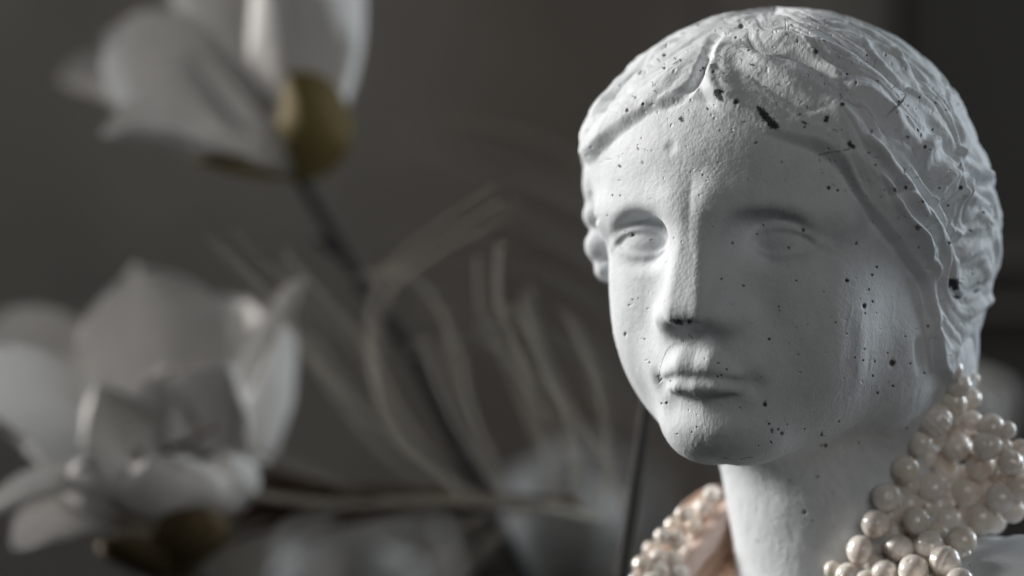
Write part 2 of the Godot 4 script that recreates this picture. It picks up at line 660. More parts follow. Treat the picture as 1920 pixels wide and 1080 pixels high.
func find_points(nc: int, nr: int) -> void:
	seen_at.resize(480 * 280)
	seen_at.fill(-1)
	var depth := PackedFloat32Array()
	depth.resize(480 * 280)
	depth.fill(-1e9)
	for i in nc * nr:
		var v := to_photo(points[i])
		var cx := int(v.x / 4.0)
		var cy := int(v.y / 4.0)
		if cx < 0 or cy < 0 or cx >= 480 or cy >= 280:
			continue
		var z := (head_frame * points[i]).z
		if z > depth[cy * 480 + cx]:
			depth[cy * 480 + cx] = z
			seen_at[cy * 480 + cx] = i

func paint_rows(y: int) -> void:
	for x in TEX:
		var i := y * TEX + x
		var g := grain_bytes[i]
		var b := blotch_bytes[i]
		# even white distemper, thin and a little greyer in patches
		var v := 226 + (b - 128) / 16 + (g - 128) / 26
		colour_bytes[3 * i] = v - 5
		colour_bytes[3 * i + 1] = v
		colour_bytes[3 * i + 2] = v + 3
		height_bytes[i] = 150 + (g - 128) / 11 + (b - 128) / 8

func mark(x: float, y: float, reach: float, how: Callable) -> void:
	# visits the texels round the surface point seen at a photo pixel; how(dx, dy) in photo pixels gives [share of dark, sunk 0..1]
	var nc := cols_a.size()
	var cell := seen_at[int(y / 4.0) * 480 + int(x / 4.0)]
	if cell < 0:
		return
	var row := clampi(cell / nc, 1, rows_y.size() - 2)
	var col := clampi(cell % nc, 1, nc - 2)
	var here := row * nc + col
	var at := to_photo(points[here])
	var per := float(nc - 1) / TEX
	var per_v := float(rows_y.size() - 1) / TEX
	var ju := (to_photo(points[here + 1]) - to_photo(points[here - 1])) * 0.5 * per
	var jv := (to_photo(points[here + nc]) - to_photo(points[here - nc])) * 0.5 * per_v
	var det := ju.x * jv.y - ju.y * jv.x
	if absf(det) < 0.02:
		return
	var off := Vector2(x, y) - at
	var u0 := col / per + (off.x * jv.y - off.y * jv.x) / det
	var v0 := row / per_v + (ju.x * off.y - ju.y * off.x) / det
	var ru := int(ceil(reach * jv.length() / absf(det))) + 1
	var rv := int(ceil(reach * ju.length() / absf(det))) + 1
	ru = mini(ru, 400)
	rv = mini(rv, 400)
	for ty in range(int(v0) - rv, int(v0) + rv + 1):
		if ty < 0 or ty >= TEX:
			continue
		for tx in range(int(u0) - ru, int(u0) + ru + 1):
			var d := ju * (tx + 0.5 - u0) + jv * (ty + 0.5 - v0)
			if d.length_squared() > reach * reach:
				continue
			var r: Vector2 = how.call(d.x, d.y)
			var i := ty * TEX + posmod(tx, TEX)
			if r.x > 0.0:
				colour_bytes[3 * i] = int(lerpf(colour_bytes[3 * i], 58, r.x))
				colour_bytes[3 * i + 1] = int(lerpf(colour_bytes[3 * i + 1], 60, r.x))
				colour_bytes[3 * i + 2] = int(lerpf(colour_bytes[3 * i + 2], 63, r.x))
			if r.y != 0.0:
				height_bytes[i] = clampi(int(height_bytes[i] - 120.0 * r.y), 0, 255)

func chip(poly: Array) -> void:
	# a flake of paint that has come off, outline in photo pixels
	var pg := PackedVector2Array()
	var mid := Vector2.ZERO
	for i in poly.size() / 2:
		pg.append(Vector2(poly[2 * i], poly[2 * i + 1]))
		mid += pg[i]
	mid /= pg.size()
	var reach := 0.0
	for v in pg:
		reach = maxf(reach, v.distance_to(mid))
	mark(mid.x, mid.y, reach + 4.0, func(dx: float, dy: float) -> Vector2:
		var q := mid + Vector2(dx, dy)
		var n := Vector2(noise_b.get_noise_2d(q.x * 0.9, q.y * 0.9), noise_b.get_noise_2d(q.x * 0.9 + 300.0, q.y * 0.9)) * 4.0
		if Geometry2D.is_point_in_polygon(q + n, pg):
			return Vector2(0.97, 0.22)
		return Vector2.ZERO)

func scratch(flat: Array, w: float, dark: float) -> void:
	var line := curve_through(flat, 8)
	for i in line.size() - 1:
		var steps := maxi(1, int(line[i].distance_to(line[i + 1]) / 2.0))
		for k in steps:
			var q := line[i].lerp(line[i + 1], float(k) / steps)
			var ww := w * (0.7 + 0.5 * noise_b.get_noise_2d(q.x, q.y))
			mark(q.x, q.y, ww + 1.0, func(dx: float, dy: float) -> Vector2:
				var t := clampf(ww + 0.5 - sqrt(dx * dx + dy * dy), 0.0, 1.0)
				return Vector2(t * dark, 0.0))

func paint_marks() -> void:
	var rng := RandomNumberGenerator.new()
	rng.seed = 5
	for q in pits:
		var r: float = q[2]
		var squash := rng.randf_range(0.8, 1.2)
		var core_dark := 0.92 if rng.randf() < 0.75 else 0.5  # how strongly the colour darkens at the middle of the hole
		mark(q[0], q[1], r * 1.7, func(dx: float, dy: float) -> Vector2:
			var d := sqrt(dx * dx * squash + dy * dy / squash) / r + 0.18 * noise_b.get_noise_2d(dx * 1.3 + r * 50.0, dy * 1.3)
			return Vector2((1.0 - smoothstep(0.45, 0.85, d)) * core_dark, (1.0 - smoothstep(0.5, 1.05, d)) * 0.9))
	# countless smaller ones, most of them undarkened hollows; more in the hair than on the skin
	for k in 900:
		var x := rng.randf_range(1085, 1880)
		var y := rng.randf_range(25, 1075)
		var hairy := y < 250 + absf(x - 1330) * 0.45 or x > 1760
		if not hairy and rng.randf() < 0.55:
			continue
		var r := rng.randf_range(1.0, 2.6) * (1.35 if hairy else 0.9)
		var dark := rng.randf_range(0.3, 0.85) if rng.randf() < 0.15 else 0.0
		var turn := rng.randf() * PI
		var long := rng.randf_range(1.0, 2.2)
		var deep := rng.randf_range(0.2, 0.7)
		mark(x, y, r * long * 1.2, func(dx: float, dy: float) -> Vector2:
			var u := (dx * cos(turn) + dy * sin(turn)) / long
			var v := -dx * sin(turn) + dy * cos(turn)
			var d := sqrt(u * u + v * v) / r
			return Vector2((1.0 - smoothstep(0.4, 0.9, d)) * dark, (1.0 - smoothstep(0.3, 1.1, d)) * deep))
	# flakes gone from the paint
	chip([1338, 172, 1346, 166, 1356, 167, 1354, 178, 1358, 190, 1350, 188, 1341, 180])
	chip([1374, 191, 1380, 184, 1387, 190, 1381, 195])
	chip([1416, 200, 1428, 204, 1440, 212, 1447, 222, 1460, 232, 1458, 239, 1444, 236, 1430, 224, 1422, 212])
	chip([1272, 222, 1278, 217, 1284, 228, 1277, 228])
	chip([1543, 226, 1548, 218, 1554, 220, 1552, 230, 1545, 229])
	chip([1768, 528, 1780, 522, 1800, 524, 1807, 532, 1800, 542, 1788, 546, 1784, 538, 1770, 540])
	chip([1822, 548, 1830, 541, 1838, 542, 1832, 550])
	chip([1264, 605, 1271, 600, 1279, 602, 1283, 608, 1275, 611])
	chip([1290, 598, 1298, 602, 1294, 608, 1288, 606])
	chip([1196, 138, 1202, 130, 1203, 133, 1198, 142])
	chip([1258, 117, 1268, 114, 1274, 112, 1268, 118, 1262, 120])
	chip([1500, 227, 1510, 229, 1516, 234, 1508, 233])
	chip([1495, 214, 1502, 212, 1500, 218])
	chip([1588, 268, 1594, 262, 1598, 270, 1606, 276, 1596, 278, 1590, 275])
	chip([1404, 119, 1412, 120, 1420, 124, 1410, 123])
	for k in 26:
		var cx := rng.randf_range(1180, 1780)
		var cy := rng.randf_range(60, 260)
		var l := rng.randf_range(2.0, 6.0)
		var t := rng.randf_range(-0.5, 1.2)
		scratch([cx, cy, cx + l * cos(t), cy + l * sin(t), cx + 2.0 * l * cos(t + 0.5), cy + 2.0 * l * sin(t + 0.5)], 0.8, 0.7)
	scratch([1535, 291, 1555, 286, 1575, 283, 1604, 277], 1.3, 0.9)
	scratch([1258, 648, 1249, 660, 1242, 676, 1237, 695, 1236, 711], 1.0, 0.75)
	scratch([1356, 858, 1368, 861], 1.0, 0.6)
	scratch([1390, 861, 1402, 858, 1412, 858], 1.0, 0.6)
	scratch([1614, 98, 1628, 112, 1640, 130], 0.7, 0.45)
	scratch([1262, 598, 1268, 606, 1272, 600, 1280, 610], 1.6, 0.8)

func plaster() -> StandardMaterial3D:
	var n := FastNoiseLite.new()
	n.seed = 3
	n.frequency = 0.11
	n.fractal_octaves = 3
	grain_bytes = n.get_image(TEX, TEX).get_data()
	n.seed = 4
	n.frequency = 0.012
	n.fractal_octaves = 4
	blotch_bytes = n.get_image(TEX, TEX).get_data()
	colour_bytes.resize(TEX * TEX * 3)
	height_bytes.resize(TEX * TEX)
	var job := WorkerThreadPool.add_group_task(paint_rows, TEX)
	WorkerThreadPool.wait_for_group_task_completion(job)
	find_points(cols_a.size(), rows_y.size())
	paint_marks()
	var m := StandardMaterial3D.new()
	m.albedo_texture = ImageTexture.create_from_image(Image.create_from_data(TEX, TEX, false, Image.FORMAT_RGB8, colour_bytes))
	m.heightmap_enabled = true
	m.heightmap_texture = ImageTexture.create_from_image(Image.create_from_data(TEX, TEX, false, Image.FORMAT_L8, height_bytes))
	m.heightmap_scale = 0.11
	m.roughness = 0.66
	m.metallic_specular = 0.35
	return m

func bust_mesh(nc: int, nr: int) -> ArrayMesh:
	var verts := PackedVector3Array()
	var norms := PackedVector3Array()
	var uvs := PackedVector2Array()
	var idx := PackedInt32Array()
	verts.resize(nc * nr)
	norms.resize(nc * nr)
	uvs.resize(nc * nr)
	for row in nr:
		var up := maxi(row - 1, 0) * nc
		var down := mini(row + 1, nr - 1) * nc
		for col in nc:
			var i := row * nc + col
			var left := col - 1 if col > 0 else nc - 2
			var right := col + 1 if col < nc - 1 else 1
			var n := (points[row * nc + right] - points[row * nc + left]).cross(points[up + col] - points[down + col])
			norms[i] = n.normalized()
			verts[i] = points[i] * MM
			uvs[i] = Vector2(float(col) / (nc - 1), float(row) / (nr - 1))
	idx.resize((nc - 1) * (nr - 1) * 6)
	var at := 0
	for row in nr - 1:
		for col in nc - 1:
			var i := row * nc + col
			idx[at] = i; idx[at + 1] = i + 1; idx[at + 2] = i + nc
			idx[at + 3] = i + 1; idx[at + 4] = i + nc + 1; idx[at + 5] = i + nc
			at += 6
	var arr := []
	arr.resize(Mesh.ARRAY_MAX)
	arr[Mesh.ARRAY_VERTEX] = verts
	arr[Mesh.ARRAY_NORMAL] = norms
	arr[Mesh.ARRAY_TEX_UV] = uvs
	arr[Mesh.ARRAY_INDEX] = idx
	var mesh := ArrayMesh.new()
	mesh.add_surface_from_arrays(Mesh.PRIMITIVE_TRIANGLES, arr)
	return mesh

func lay_strokes() -> void:
	# parting, and the two front locks beside it
	stroke([1345, 78, 1334, 105, 1322, 135, 1308, 160, 1284, 180, 1255, 196], 3.2, -2.2)
	stroke([1360, 85, 1340, 118, 1333, 152, 1342, 184, 1368, 206, 1410, 222], 2.8, 1.1)
	stroke([1285, 125, 1262, 150, 1230, 180, 1190, 212, 1150, 245, 1118, 290], 4.4, 0.9)
	stroke([1262, 60, 1215, 110, 1165, 170, 1125, 230, 1100, 280], 4.0, 0.7)
	stroke([1250, 95, 1205, 140, 1160, 195, 1120, 255], 2.4, -0.7)
	stroke([1395, 110, 1440, 135, 1480, 170, 1530, 205], 4.0, 0.6)
	stroke([1380, 160, 1430, 190, 1480, 222, 1540, 250], 3.0, -0.6)
	stroke([1352, 100, 1350, 140, 1358, 180, 1385, 205], 6.0, 1.3)
	stroke([1400, 70, 1470, 85, 1540, 100, 1600, 130, 1660, 185, 1700, 235], 3.4, 0.8, 0.0)
	stroke([1420, 95, 1500, 120, 1560, 135, 1620, 165], 3.0, -0.8, 0.0)
	stroke([1450, 50, 1530, 60, 1620, 85, 1700, 130, 1750, 190], 3.0, -0.7, 0.0)
	# right-hand locks
	stroke([1500, 105, 1535, 125, 1560, 146, 1562, 160, 1546, 176], 2.8, 1.1, 0.0)
	stroke([1560, 165, 1592, 175, 1629, 190, 1653, 214, 1677, 253, 1700, 280], 3.4, 1.7, 0.0)
	stroke([1560, 186, 1590, 198, 1622, 213, 1642, 243, 1656, 282], 2.4, -1.4, 0.0)
	stroke([1590, 196, 1612, 212, 1632, 240, 1648, 284], 2.2, 1.2, 0.0)
	stroke([1540, 200, 1566, 216, 1590, 238, 1608, 268], 2.6, 1.3, 0.0)
	stroke([1525, 222, 1556, 242, 1580, 275, 1592, 300], 2.2, -0.9, 0.0)
	stroke([1598, 262, 1614, 272, 1632, 290, 1652, 320, 1668, 345], 3.2, 1.5, 0.0)
	stroke([1640, 205, 1664, 220, 1688, 236, 1710, 260], 2.3, 1.0, 0.0)
	stroke([1650, 90, 1668, 112, 1684, 136, 1696, 175], 2.8, 1.1, 0.0)
	stroke([1682, 120, 1696, 140, 1712, 164, 1726, 200], 3.0, -1.4, 0.0)
	stroke([1600, 80, 1617, 98, 1639, 134, 1672, 166, 1700, 185], 2.2, 0.9, 0.0)
	stroke([1680, 170, 1700, 184, 1724, 202, 1752, 220], 2.4, 1.0, 0.0)
	stroke([1720, 110, 1745, 140, 1760, 180, 1766, 215, 1774, 245, 1784, 268], 2.0, -1.3, 0.0)
	stroke([1706, 305, 1720, 288, 1742, 270, 1768, 263], 2.8, 1.6, 0.0)
	stroke([1722, 345, 1734, 322, 1750, 300, 1772, 285], 4.4, -1.8, 0.0)
	stroke([1790, 282, 1786, 298, 1776, 322, 1762, 350], 2.5, 2.0, 0.0)
	stroke([1768, 330, 1755, 347, 1741, 375, 1716, 408], 2.5, 1.4, 0.0)
	stroke([1800, 332, 1794, 346, 1786, 366, 1768, 386], 2.3, 1.6, 0.0)
	stroke([1774, 340, 1776, 360, 1760, 388], 2.2, -1.6, 0.0)
	stroke([1790, 316, 1806, 325, 1830, 333, 1852, 345], 2.6, 1.8, 0.0)
	stroke([1800, 352, 1830, 352, 1856, 368], 2.2, -1.3, 0.0)
	stroke([1780, 372, 1800, 377, 1822, 382, 1842, 402], 2.6, 1.7, 0.0)
	stroke([1842, 390, 1848, 410, 1838, 430], 2.2, -1.7, 0.0)
	stroke([1805, 400, 1826, 412, 1842, 440], 2.4, 1.2, 0.0)
	stroke([1742, 420, 1758, 430, 1776, 441, 1794, 448], 2.0, 1.4, 0.0)
	stroke([1774, 458, 1786, 452, 1802, 446, 1828, 438], 2.5, -1.9, 0.0)
	stroke([1766, 490, 1784, 481, 1808, 470, 1840, 457], 2.6, 1.8, 0.0)
	stroke([1845, 450, 1851, 475, 1846, 500], 2.4, -1.6, 0.0)
	stroke([1790, 512, 1814, 500, 1836, 490], 2.2, -1.1, 0.0)
	stroke([1820, 485, 1830, 505, 1828, 525], 3.0, 1.2, 0.0)
	stroke([1780, 556, 1802, 545, 1824, 534, 1848, 518], 2.5, -1.6, 0.0)
	stroke([1790, 584, 1808, 575, 1831, 561, 1850, 550], 2.7, 1.8, 0.0)
	stroke([1736, 592, 1739, 612, 1742, 640], 1.7, 1.5, 0.0)
	stroke([1746, 600, 1754, 612, 1768, 636], 3.0, -2.2, 0.0)
	stroke([1722, 635, 1724, 660, 1727, 700], 2.8, -1.4, 0.0)
	stroke([1762, 660, 1770, 638, 1780, 616, 1806, 596], 3.0, 1.2, 0.0)
	# the large rolls that these strands lie on
	stroke([1590, 282, 1655, 338, 1712, 412, 1756, 500, 1775, 560], 6.0, 2.2, 0.1)
	stroke([1630, 258, 1692, 318, 1748, 388, 1790, 480], 3.4, -1.7, 0.0)
	stroke([1650, 225, 1720, 288, 1778, 352, 1824, 440], 6.0, 1.7, 0.1)
	stroke([1690, 203, 1750, 268, 1804, 340, 1842, 430], 3.2, -1.4, 0.0)
	stroke([1720, 175, 1778, 248, 1824, 330, 1854, 420], 5.0, 1.2, 0.1)
	stroke([1348, 112, 1420, 122, 1500, 160, 1570, 216, 1625, 275], 5.4, 1.3, 0.2)
	stroke([1356, 152, 1420, 165, 1490, 200, 1550, 250], 3.4, -1.1, 0.0)
	stroke([1362, 66, 1450, 78, 1540, 108, 1620, 165, 1690, 232], 5.4, 1.1, 0.1)
	stroke([1365, 92, 1450, 102, 1530, 138, 1600, 190], 3.0, -1.1, 0.0)
	stroke([1316, 105, 1252, 150, 1190, 196, 1130, 256], 5.0, 0.9, 0.2)
	stroke([1296, 76, 1222, 128, 1160, 190, 1108, 252], 3.2, -1.3, 0.0)
	# hollow between cheek and hair
	stroke([1585, 322, 1612, 365, 1645, 408, 1695, 470, 1735, 545, 1745, 590], 4.2, -1.5)
	# locks that run along it, waving
	stroke([1598, 296, 1622, 322, 1652, 352, 1670, 392, 1702, 430, 1722, 480, 1740, 520], 2.0, 1.5, 0.1)
	stroke([1606, 290, 1640, 326, 1668, 362, 1690, 404, 1722, 440, 1744, 490, 1760, 530], 2.2, -2.0, 0.0)
	stroke([1622, 282, 1662, 322, 1690, 362, 1714, 400, 1742, 440, 1764, 492], 2.2, 1.6, 0.1)
	stroke([1640, 280, 1682, 318, 1712, 362, 1736, 396, 1762, 440, 1782, 490], 2.0, -1.8, 0.0)
	stroke([1664, 290, 1702, 330, 1730, 366, 1758, 412, 1786, 462], 2.1, 1.4, 0.1)
	stroke([1690, 300, 1722, 332, 1746, 372, 1774, 408], 1.7, -1.3, 0.0)
	stroke([1606, 272, 1634, 288, 1654, 318], 2.4, 1.4, 0.0)
	stroke([1700, 500, 1716, 545, 1726, 590], 1.8, 1.0, 0.0)
	# a crease in each far curl
	stroke([1100, 400, 1112, 412, 1124, 408], 1.6, -0.8, 0.0)
	stroke([1108, 458, 1122, 472, 1134, 466], 1.6, -0.8, 0.0)
	stroke([1106, 330, 1110, 352, 1108, 372], 1.4, -0.7, 0.0)
	# sunken strip and scraped ridges on the jaw
	stroke([1612, 560, 1616, 620, 1612, 700, 1590, 760], 3.8, 0.35, 0.0)
	stroke([1588, 570, 1592, 640, 1584, 710], 3.0, -0.25, 0.0)
	# the larger air holes
	for q in pits:
		if q[2] >= 3.5:
			stroke([q[0], q[1]], q[2] / 6.0 * 1.25, -q[2] / 6.0 * 0.9)
	# brush marks and crumbs in the paint: thick on the forehead, drawn downwards on jaw and neck, eroded in the hair
	var rng := RandomNumberGenerator.new()
	rng.seed = 31
	for k in 110:
		var x := rng.randf_range(1150, 1330)
		var y := rng.randf_range(300, 400)
		stroke([x, y, x + rng.randf_range(-5, 5), y + rng.randf_range(2, 12)], rng.randf_range(0.6, 1.1), rng.randf_range(-0.16, 0.2))
	for k in 55:
		var x := rng.randf_range(1560, 1745)
		var y := rng.randf_range(540, 760)
		var l := rng.randf_range(12, 60)
		stroke([x, y, x - 0.06 * l, y + 0.5 * l, x - 0.16 * l, y + l], rng.randf_range(0.6, 1.2), rng.randf_range(-0.10, 0.13), 0.0)
	for k in 60:
		var x := rng.randf_range(1160, 1500)
		var y := rng.randf_range(500, 830)
		stroke([x, y, x + rng.randf_range(-3, 3), y + rng.randf_range(4, 16)], rng.randf_range(0.6, 1.2), rng.randf_range(-0.1, 0.12))
	for k in 120:
		var x := rng.randf_range(1095, 1860)
		var y := rng.randf_range(28, 600)
		if y > 195.0 + absf(x - 1345.0) * 0.4 and x < 1640.0 + maxf(0.0, y - 420.0) * 0.6:
			continue
		stroke([x, y, x + rng.randf_range(-4, 10), y + rng.randf_range(-3, 10)], rng.randf_range(0.7, 1.8), rng.randf_range(-0.5, 0.32))
	# a shallow round dent on the forehead
	stroke([1258, 276], 2.9, -0.55)

# air holes of the cast: photo x, y, radius in photo pixels
var pits := [[1720, 428, 7], [1679, 357, 5.5], [1698, 352, 4], [1697, 320, 4], [1642, 309, 2.5], [1735, 275, 4], [1580, 194, 5], [1530, 95, 6], [1605, 457, 3.6], [1505, 432, 3.6], [1478, 465, 3],
	[1374, 456, 3], [1353, 523, 2.4], [1394, 536, 3], [1431, 422, 2], [1493, 526, 2], [1587, 526, 3.6], [1635, 516, 3.2], [1644, 501, 3], [1620, 574, 5.5], [1673, 681, 7.5], [1553, 353, 3.6], [1571, 357, 3],
	[1434, 758, 4.5], [1442, 795, 2.6], [1447, 807, 3.5], [1459, 805, 2.6], [1465, 813, 4.5], [1476, 796, 2], [1508, 804, 2.2], [1540, 818, 3], [1548, 835, 3.8], [1508, 961, 4.5], [1523, 977, 3], [1533, 894, 3],
	[1420, 1015, 3], [1220, 450, 2.2], [1187, 441, 4], [1148, 366, 2.4], [1163, 367, 2], [1139, 404, 2], [1318, 328, 2], [1186, 562, 1.8], [1197, 560, 1.8], [1209, 636, 2.2], [1218, 680, 2.4], [1173, 627, 4.2],
	[1257, 715, 2], [1362, 693, 2.5], [1345, 706, 2.2], [1352, 704, 2.2], [1206, 195, 3.8], [1176, 207, 4.5], [1318, 128, 3], [1246, 127, 3.4], [1246, 103, 4.5], [1338, 134, 4], [1390, 50, 5.5], [1380, 70, 3],
	[1496, 78, 2.6], [1508, 238, 2.4], [1498, 188, 2], [1495, 74, 2], [1310, 45, 4], [1277, 46, 2.4], [1196, 88, 2.4], [1181, 112, 2.6], [1162, 160, 2.4], [1660, 103, 2.6], [1686, 190, 3.6], [1684, 197, 3.2],
	[1588, 139, 2.8], [1625, 103, 2.4], [1724, 183, 3], [1755, 192, 3.2], [1762, 353, 2.6], [1778, 386, 3], [1801, 352, 6], [1858, 387, 2.8], [1844, 398, 4], [1780, 456, 3.8], [1744, 281, 2], [1702, 258, 4.5],
	[1792, 558, 4.4], [1823, 514, 2.4], [1740, 612, 3], [1707, 682, 2.8], [1733, 700, 3.2], [1640, 678, 2.6], [1603, 671, 2.6], [1618, 676, 2.6], [1636, 705, 3], [1645, 737, 3.4], [1674, 724, 3], [1664, 662, 2],
	[1697, 631, 2.2], [1573, 790, 2.4], [1700, 803, 2.6], [1610, 830, 2.2], [1540, 835, 2.2], [1460, 575, 1.8], [1629, 543, 2.4], [1636, 566, 3], [1622, 588, 2.4], [1588, 626, 2], [1567, 605, 1.8], [1442, 636, 3],
	[1282, 640, 1.8], [1240, 757, 3], [1250, 756, 3.4], [1298, 810, 2], [1307, 801, 2], [1270, 814, 2], [1480, 900, 2], [1395, 880, 2.4], [1447, 920, 2.2], [1366, 885, 2], [1410, 912, 2], [1470, 965, 2]]

# ------------------------------------------------------------------ the pearls
func pearl_mesh(kind: int) -> ArrayMesh:
	# a freshwater pearl of radius 1, drilled along y: round, ringed, button, or drop
	var st := SurfaceTool.new()
	st.begin(Mesh.PRIMITIVE_TRIANGLES)
	var nv := 36
	var nu := 30
	var nz := FastNoiseLite.new()
	nz.seed = 40 + kind
	nz.frequency = 0.9
	for j in nv + 1:
		var th := PI * j / nv
		var y := cos(th)
		var ring := 0.0
		if kind == 1:
			ring = 0.030 * sin(y * 17.0) * smoothstep(0.95, 0.5, absf(y))
		elif kind == 3:
			ring = 0.022 * sin(y * 26.0 + 1.0) * smoothstep(-0.1, 0.35, y) - 0.05 * smoothstep(0.2, 1.0, y)
		elif kind == 4:
			ring = 0.026 * sin(y * 11.0)
		for i in nu + 1:
			var a := TAU * i / nu
			var d := Vector3(sin(th) * cos(a), y, sin(th) * sin(a))
			var r := 1.0 + ring + 0.022 * nz.get_noise_3dv(d) + (0.008 * nz.get_noise_3dv(d * 4.0))
			var p := d * r
			if kind == 2:
				p.y *= 0.84
			elif kind == 1:
				p.y *= 1.12
			elif kind == 0:
				p.y *= 0.97
			# the drilled ends are a little sunk
			var hole := 1.0 - smoothstep(0.05, 0.2, sin(th))
			p.y *= 1.0 - 0.07 * hole
			st.set_smooth_group(0)
			st.set_uv(Vector2(float(i) / nu, float(j) / nv))
			st.add_vertex(p * MM)
	for j in nv:
		for i in nu:
			var a := j * (nu + 1) + i
			for v in [a, a + 1, a + nu + 1, a + 1, a + nu + 2, a + nu + 1]:
				st.add_index(v)
	st.generate_normals()
	return st.commit()

func pearl_material(c: Color) -> StandardMaterial3D:
	var m := paint(c, 0.2)
	m.metallic_specular = 0.6
	m.clearcoat_enabled = true
	m.clearcoat = 0.55
	m.clearcoat_roughness = 0.14
	m.subsurf_scatter_enabled = true
	m.subsurf_scatter_strength = 0.12
	return m

func build_necklace() -> void:
	var rng := RandomNumberGenerator.new()
	rng.seed = 77
	var neck := Node3D.new()
	neck.name = "pearl_necklace"
	add_child(neck)
	neck.position = px(1700, 1000, 0.0) * MM
	tag(neck, "thick many-stranded necklace of ridged cream freshwater pearls lying round the bust's neck", "necklace")
	var kinds := []
	for k in 5:
		kinds.append(pearl_mesh(k))
	var mats := [pearl_material(Color(0.91, 0.84, 0.775)), pearl_material(Color(0.90, 0.815, 0.735)), pearl_material(Color(0.92, 0.845, 0.79)), pearl_material(Color(0.88, 0.80, 0.71))]
	var thread := paint(Color(0.42, 0.27, 0.17), 0.7)
	# photo x, y, radius, lift off what lies below (mm)
	var front := [[1699, 880, 27, 1], [1770, 867, 26, 3], [1837, 873, 30, 5], [1663, 933, 28, 1], [1747, 914, 29, 4], [1809, 922, 28, 6], [1875, 935, 29, 5], [1642, 983, 27, 1], [1719, 978, 29, 4], [1777, 972, 24, 5],
		[1840, 974, 31, 4], [1612, 1031, 28, 1], [1687, 1029, 26, 3], [1742, 1024, 29, 5], [1803, 1014, 30, 3], [1772, 1053, 30, 4], [1713, 1069, 29, 5], [1660, 1075, 26, 3], [1590, 1080, 25, 1], [1561, 1068, 17, 0], [1913, 915, 28, 3],
		[1787, 754, 30, 4], [1754, 789, 30, 2], [1726, 831, 27, 1], [1797, 721, 25, 4], [1819, 748, 22, 1], [1858, 803, 28, 6], [1852, 835, 29, 7], [1888, 807, 18, 2], [1797, 838, 27, 2], [1895, 868, 25, 2], [1785, 693, 22, 1], [1806, 700, 22, 0],
		[1822, 712, 16, -1], [1913, 845, 22, 1], [1822, 790, 22, -1], [1905, 880, 20, -2], [1880, 840, 20, 0], [1627, 1095, 27, 2], [1740, 1105, 28, 4], [1690, 1112, 28, 3], [1800, 1092, 28, 1]]
	# more of them packed between and below
	var heap := PackedVector2Array([Vector2(1785, 690), Vector2(1830, 700), Vector2(1840, 760), Vector2(1900, 800), Vector2(1940, 860), Vector2(1940, 925), Vector2(1890, 965), Vector2(1850, 1005), Vector2(1810, 1045), Vector2(1790, 1110), Vector2(1575, 1110), Vector2(1605, 1050), Vector2(1650, 970), Vector2(1690, 885), Vector2(1735, 810), Vector2(1765, 745)])
	var back := []
	for k in 900:
		var v := Vector2(rng.randf_range(1560, 1940), rng.randf_range(690, 1110))
		if not Geometry2D.is_point_in_polygon(v, heap):
			continue
		var free := true
		for q in front:
			free = free and v.distance_to(Vector2(q[0], q[1])) > 24.0
		for q in back:
			free = free and v.distance_to(Vector2(q[0], q[1])) > 28.0
		if free:
			back.append([v.x, v.y, rng.randf_range(20, 25), rng.randf_range(-6.0, -3.5)])
	var spots := []
	for q in front + back:
		var on := head_frame * hit(q[0], q[1])
		var r: float = q[2] / 6.0
		var z: float = on.z + r * 0.9 + q[3]
		var p := px(q[0], q[1], z)
		r *= (CAMERA_DISTANCE - z) / CAMERA_DISTANCE
		spots.append([p, r])
	# the strands on the other side of the neck, seen past it
	var far := [[1335, 927, 17, -36], [1283, 964, 17, -32], [1300, 985, 18, -36], [1242, 1008, 18, -30], [1268, 1012, 19, -30], [1235, 1045, 18, -27], [1206, 1060, 19, -26], [1237, 1073, 19, -24], [1262, 1050, 20, -28], [1275, 1078, 20, -24],
		[1318, 952, 18, -40], [1262, 985, 16, -38], [1218, 1030, 16, -34], [1196, 1090, 19, -24], [1250, 1100, 20, -22], [1290, 1040, 19, -34], [1306, 1010, 18, -40], [1222, 1092, 19, -22], [1300, 960, 15, -44], [1284, 1100, 20, -22]]
	for q in far:
		spots.append([px(q[0], q[1], q[3]), q[2] / 6.0 * (CAMERA_DISTANCE - q[3]) / CAMERA_DISTANCE])
	var count := 0
	for sp in spots:
		var kind := rng.randi_range(0, 4)
		var o := mesh_node("pearl", kinds[kind], mats[rng.randi_range(0, 3)], neck)
		var b := Basis.from_euler(Vector3(rng.randf_range(-0.5, 0.5), rng.randf() * TAU, rng.randf_range(0.6, 2.2)))
		o.transform = Transform3D(b.scaled(Vector3.ONE * sp[1]), sp[0] * MM - neck.position)
		count += 1
	# the silk they are strung on
	var strands := [[[1561, 1068], [1590, 1080], [1612, 1031], [1642, 983], [1663, 933], [1699, 880], [1726, 831], [1754, 789], [1787, 754]], [[1660, 1075], [1687, 1029], [1719, 978], [1747, 914], [1770, 867], [1797, 838], [1858, 803]],
		[[1713, 1069], [1742, 1024], [1777, 972], [1809, 922], [1837, 873], [1852, 835]], [[1772, 1053], [1803, 1014], [1840, 974], [1875, 935], [1895, 868]]]
	for line in strands:
		var pts := []
		for v in line:
			var w := head_frame * hit(v[0], v[1])
			pts.append(px(v[0] + rng.randf_range(-8, 8), v[1] + rng.randf_range(-6, 6), w.z + 3.5) - neck.position / MM)
		mesh_node("thread", rod(pts, 0.45, 0.45, 5, 6), thread, neck)
	print("pearls ", count)

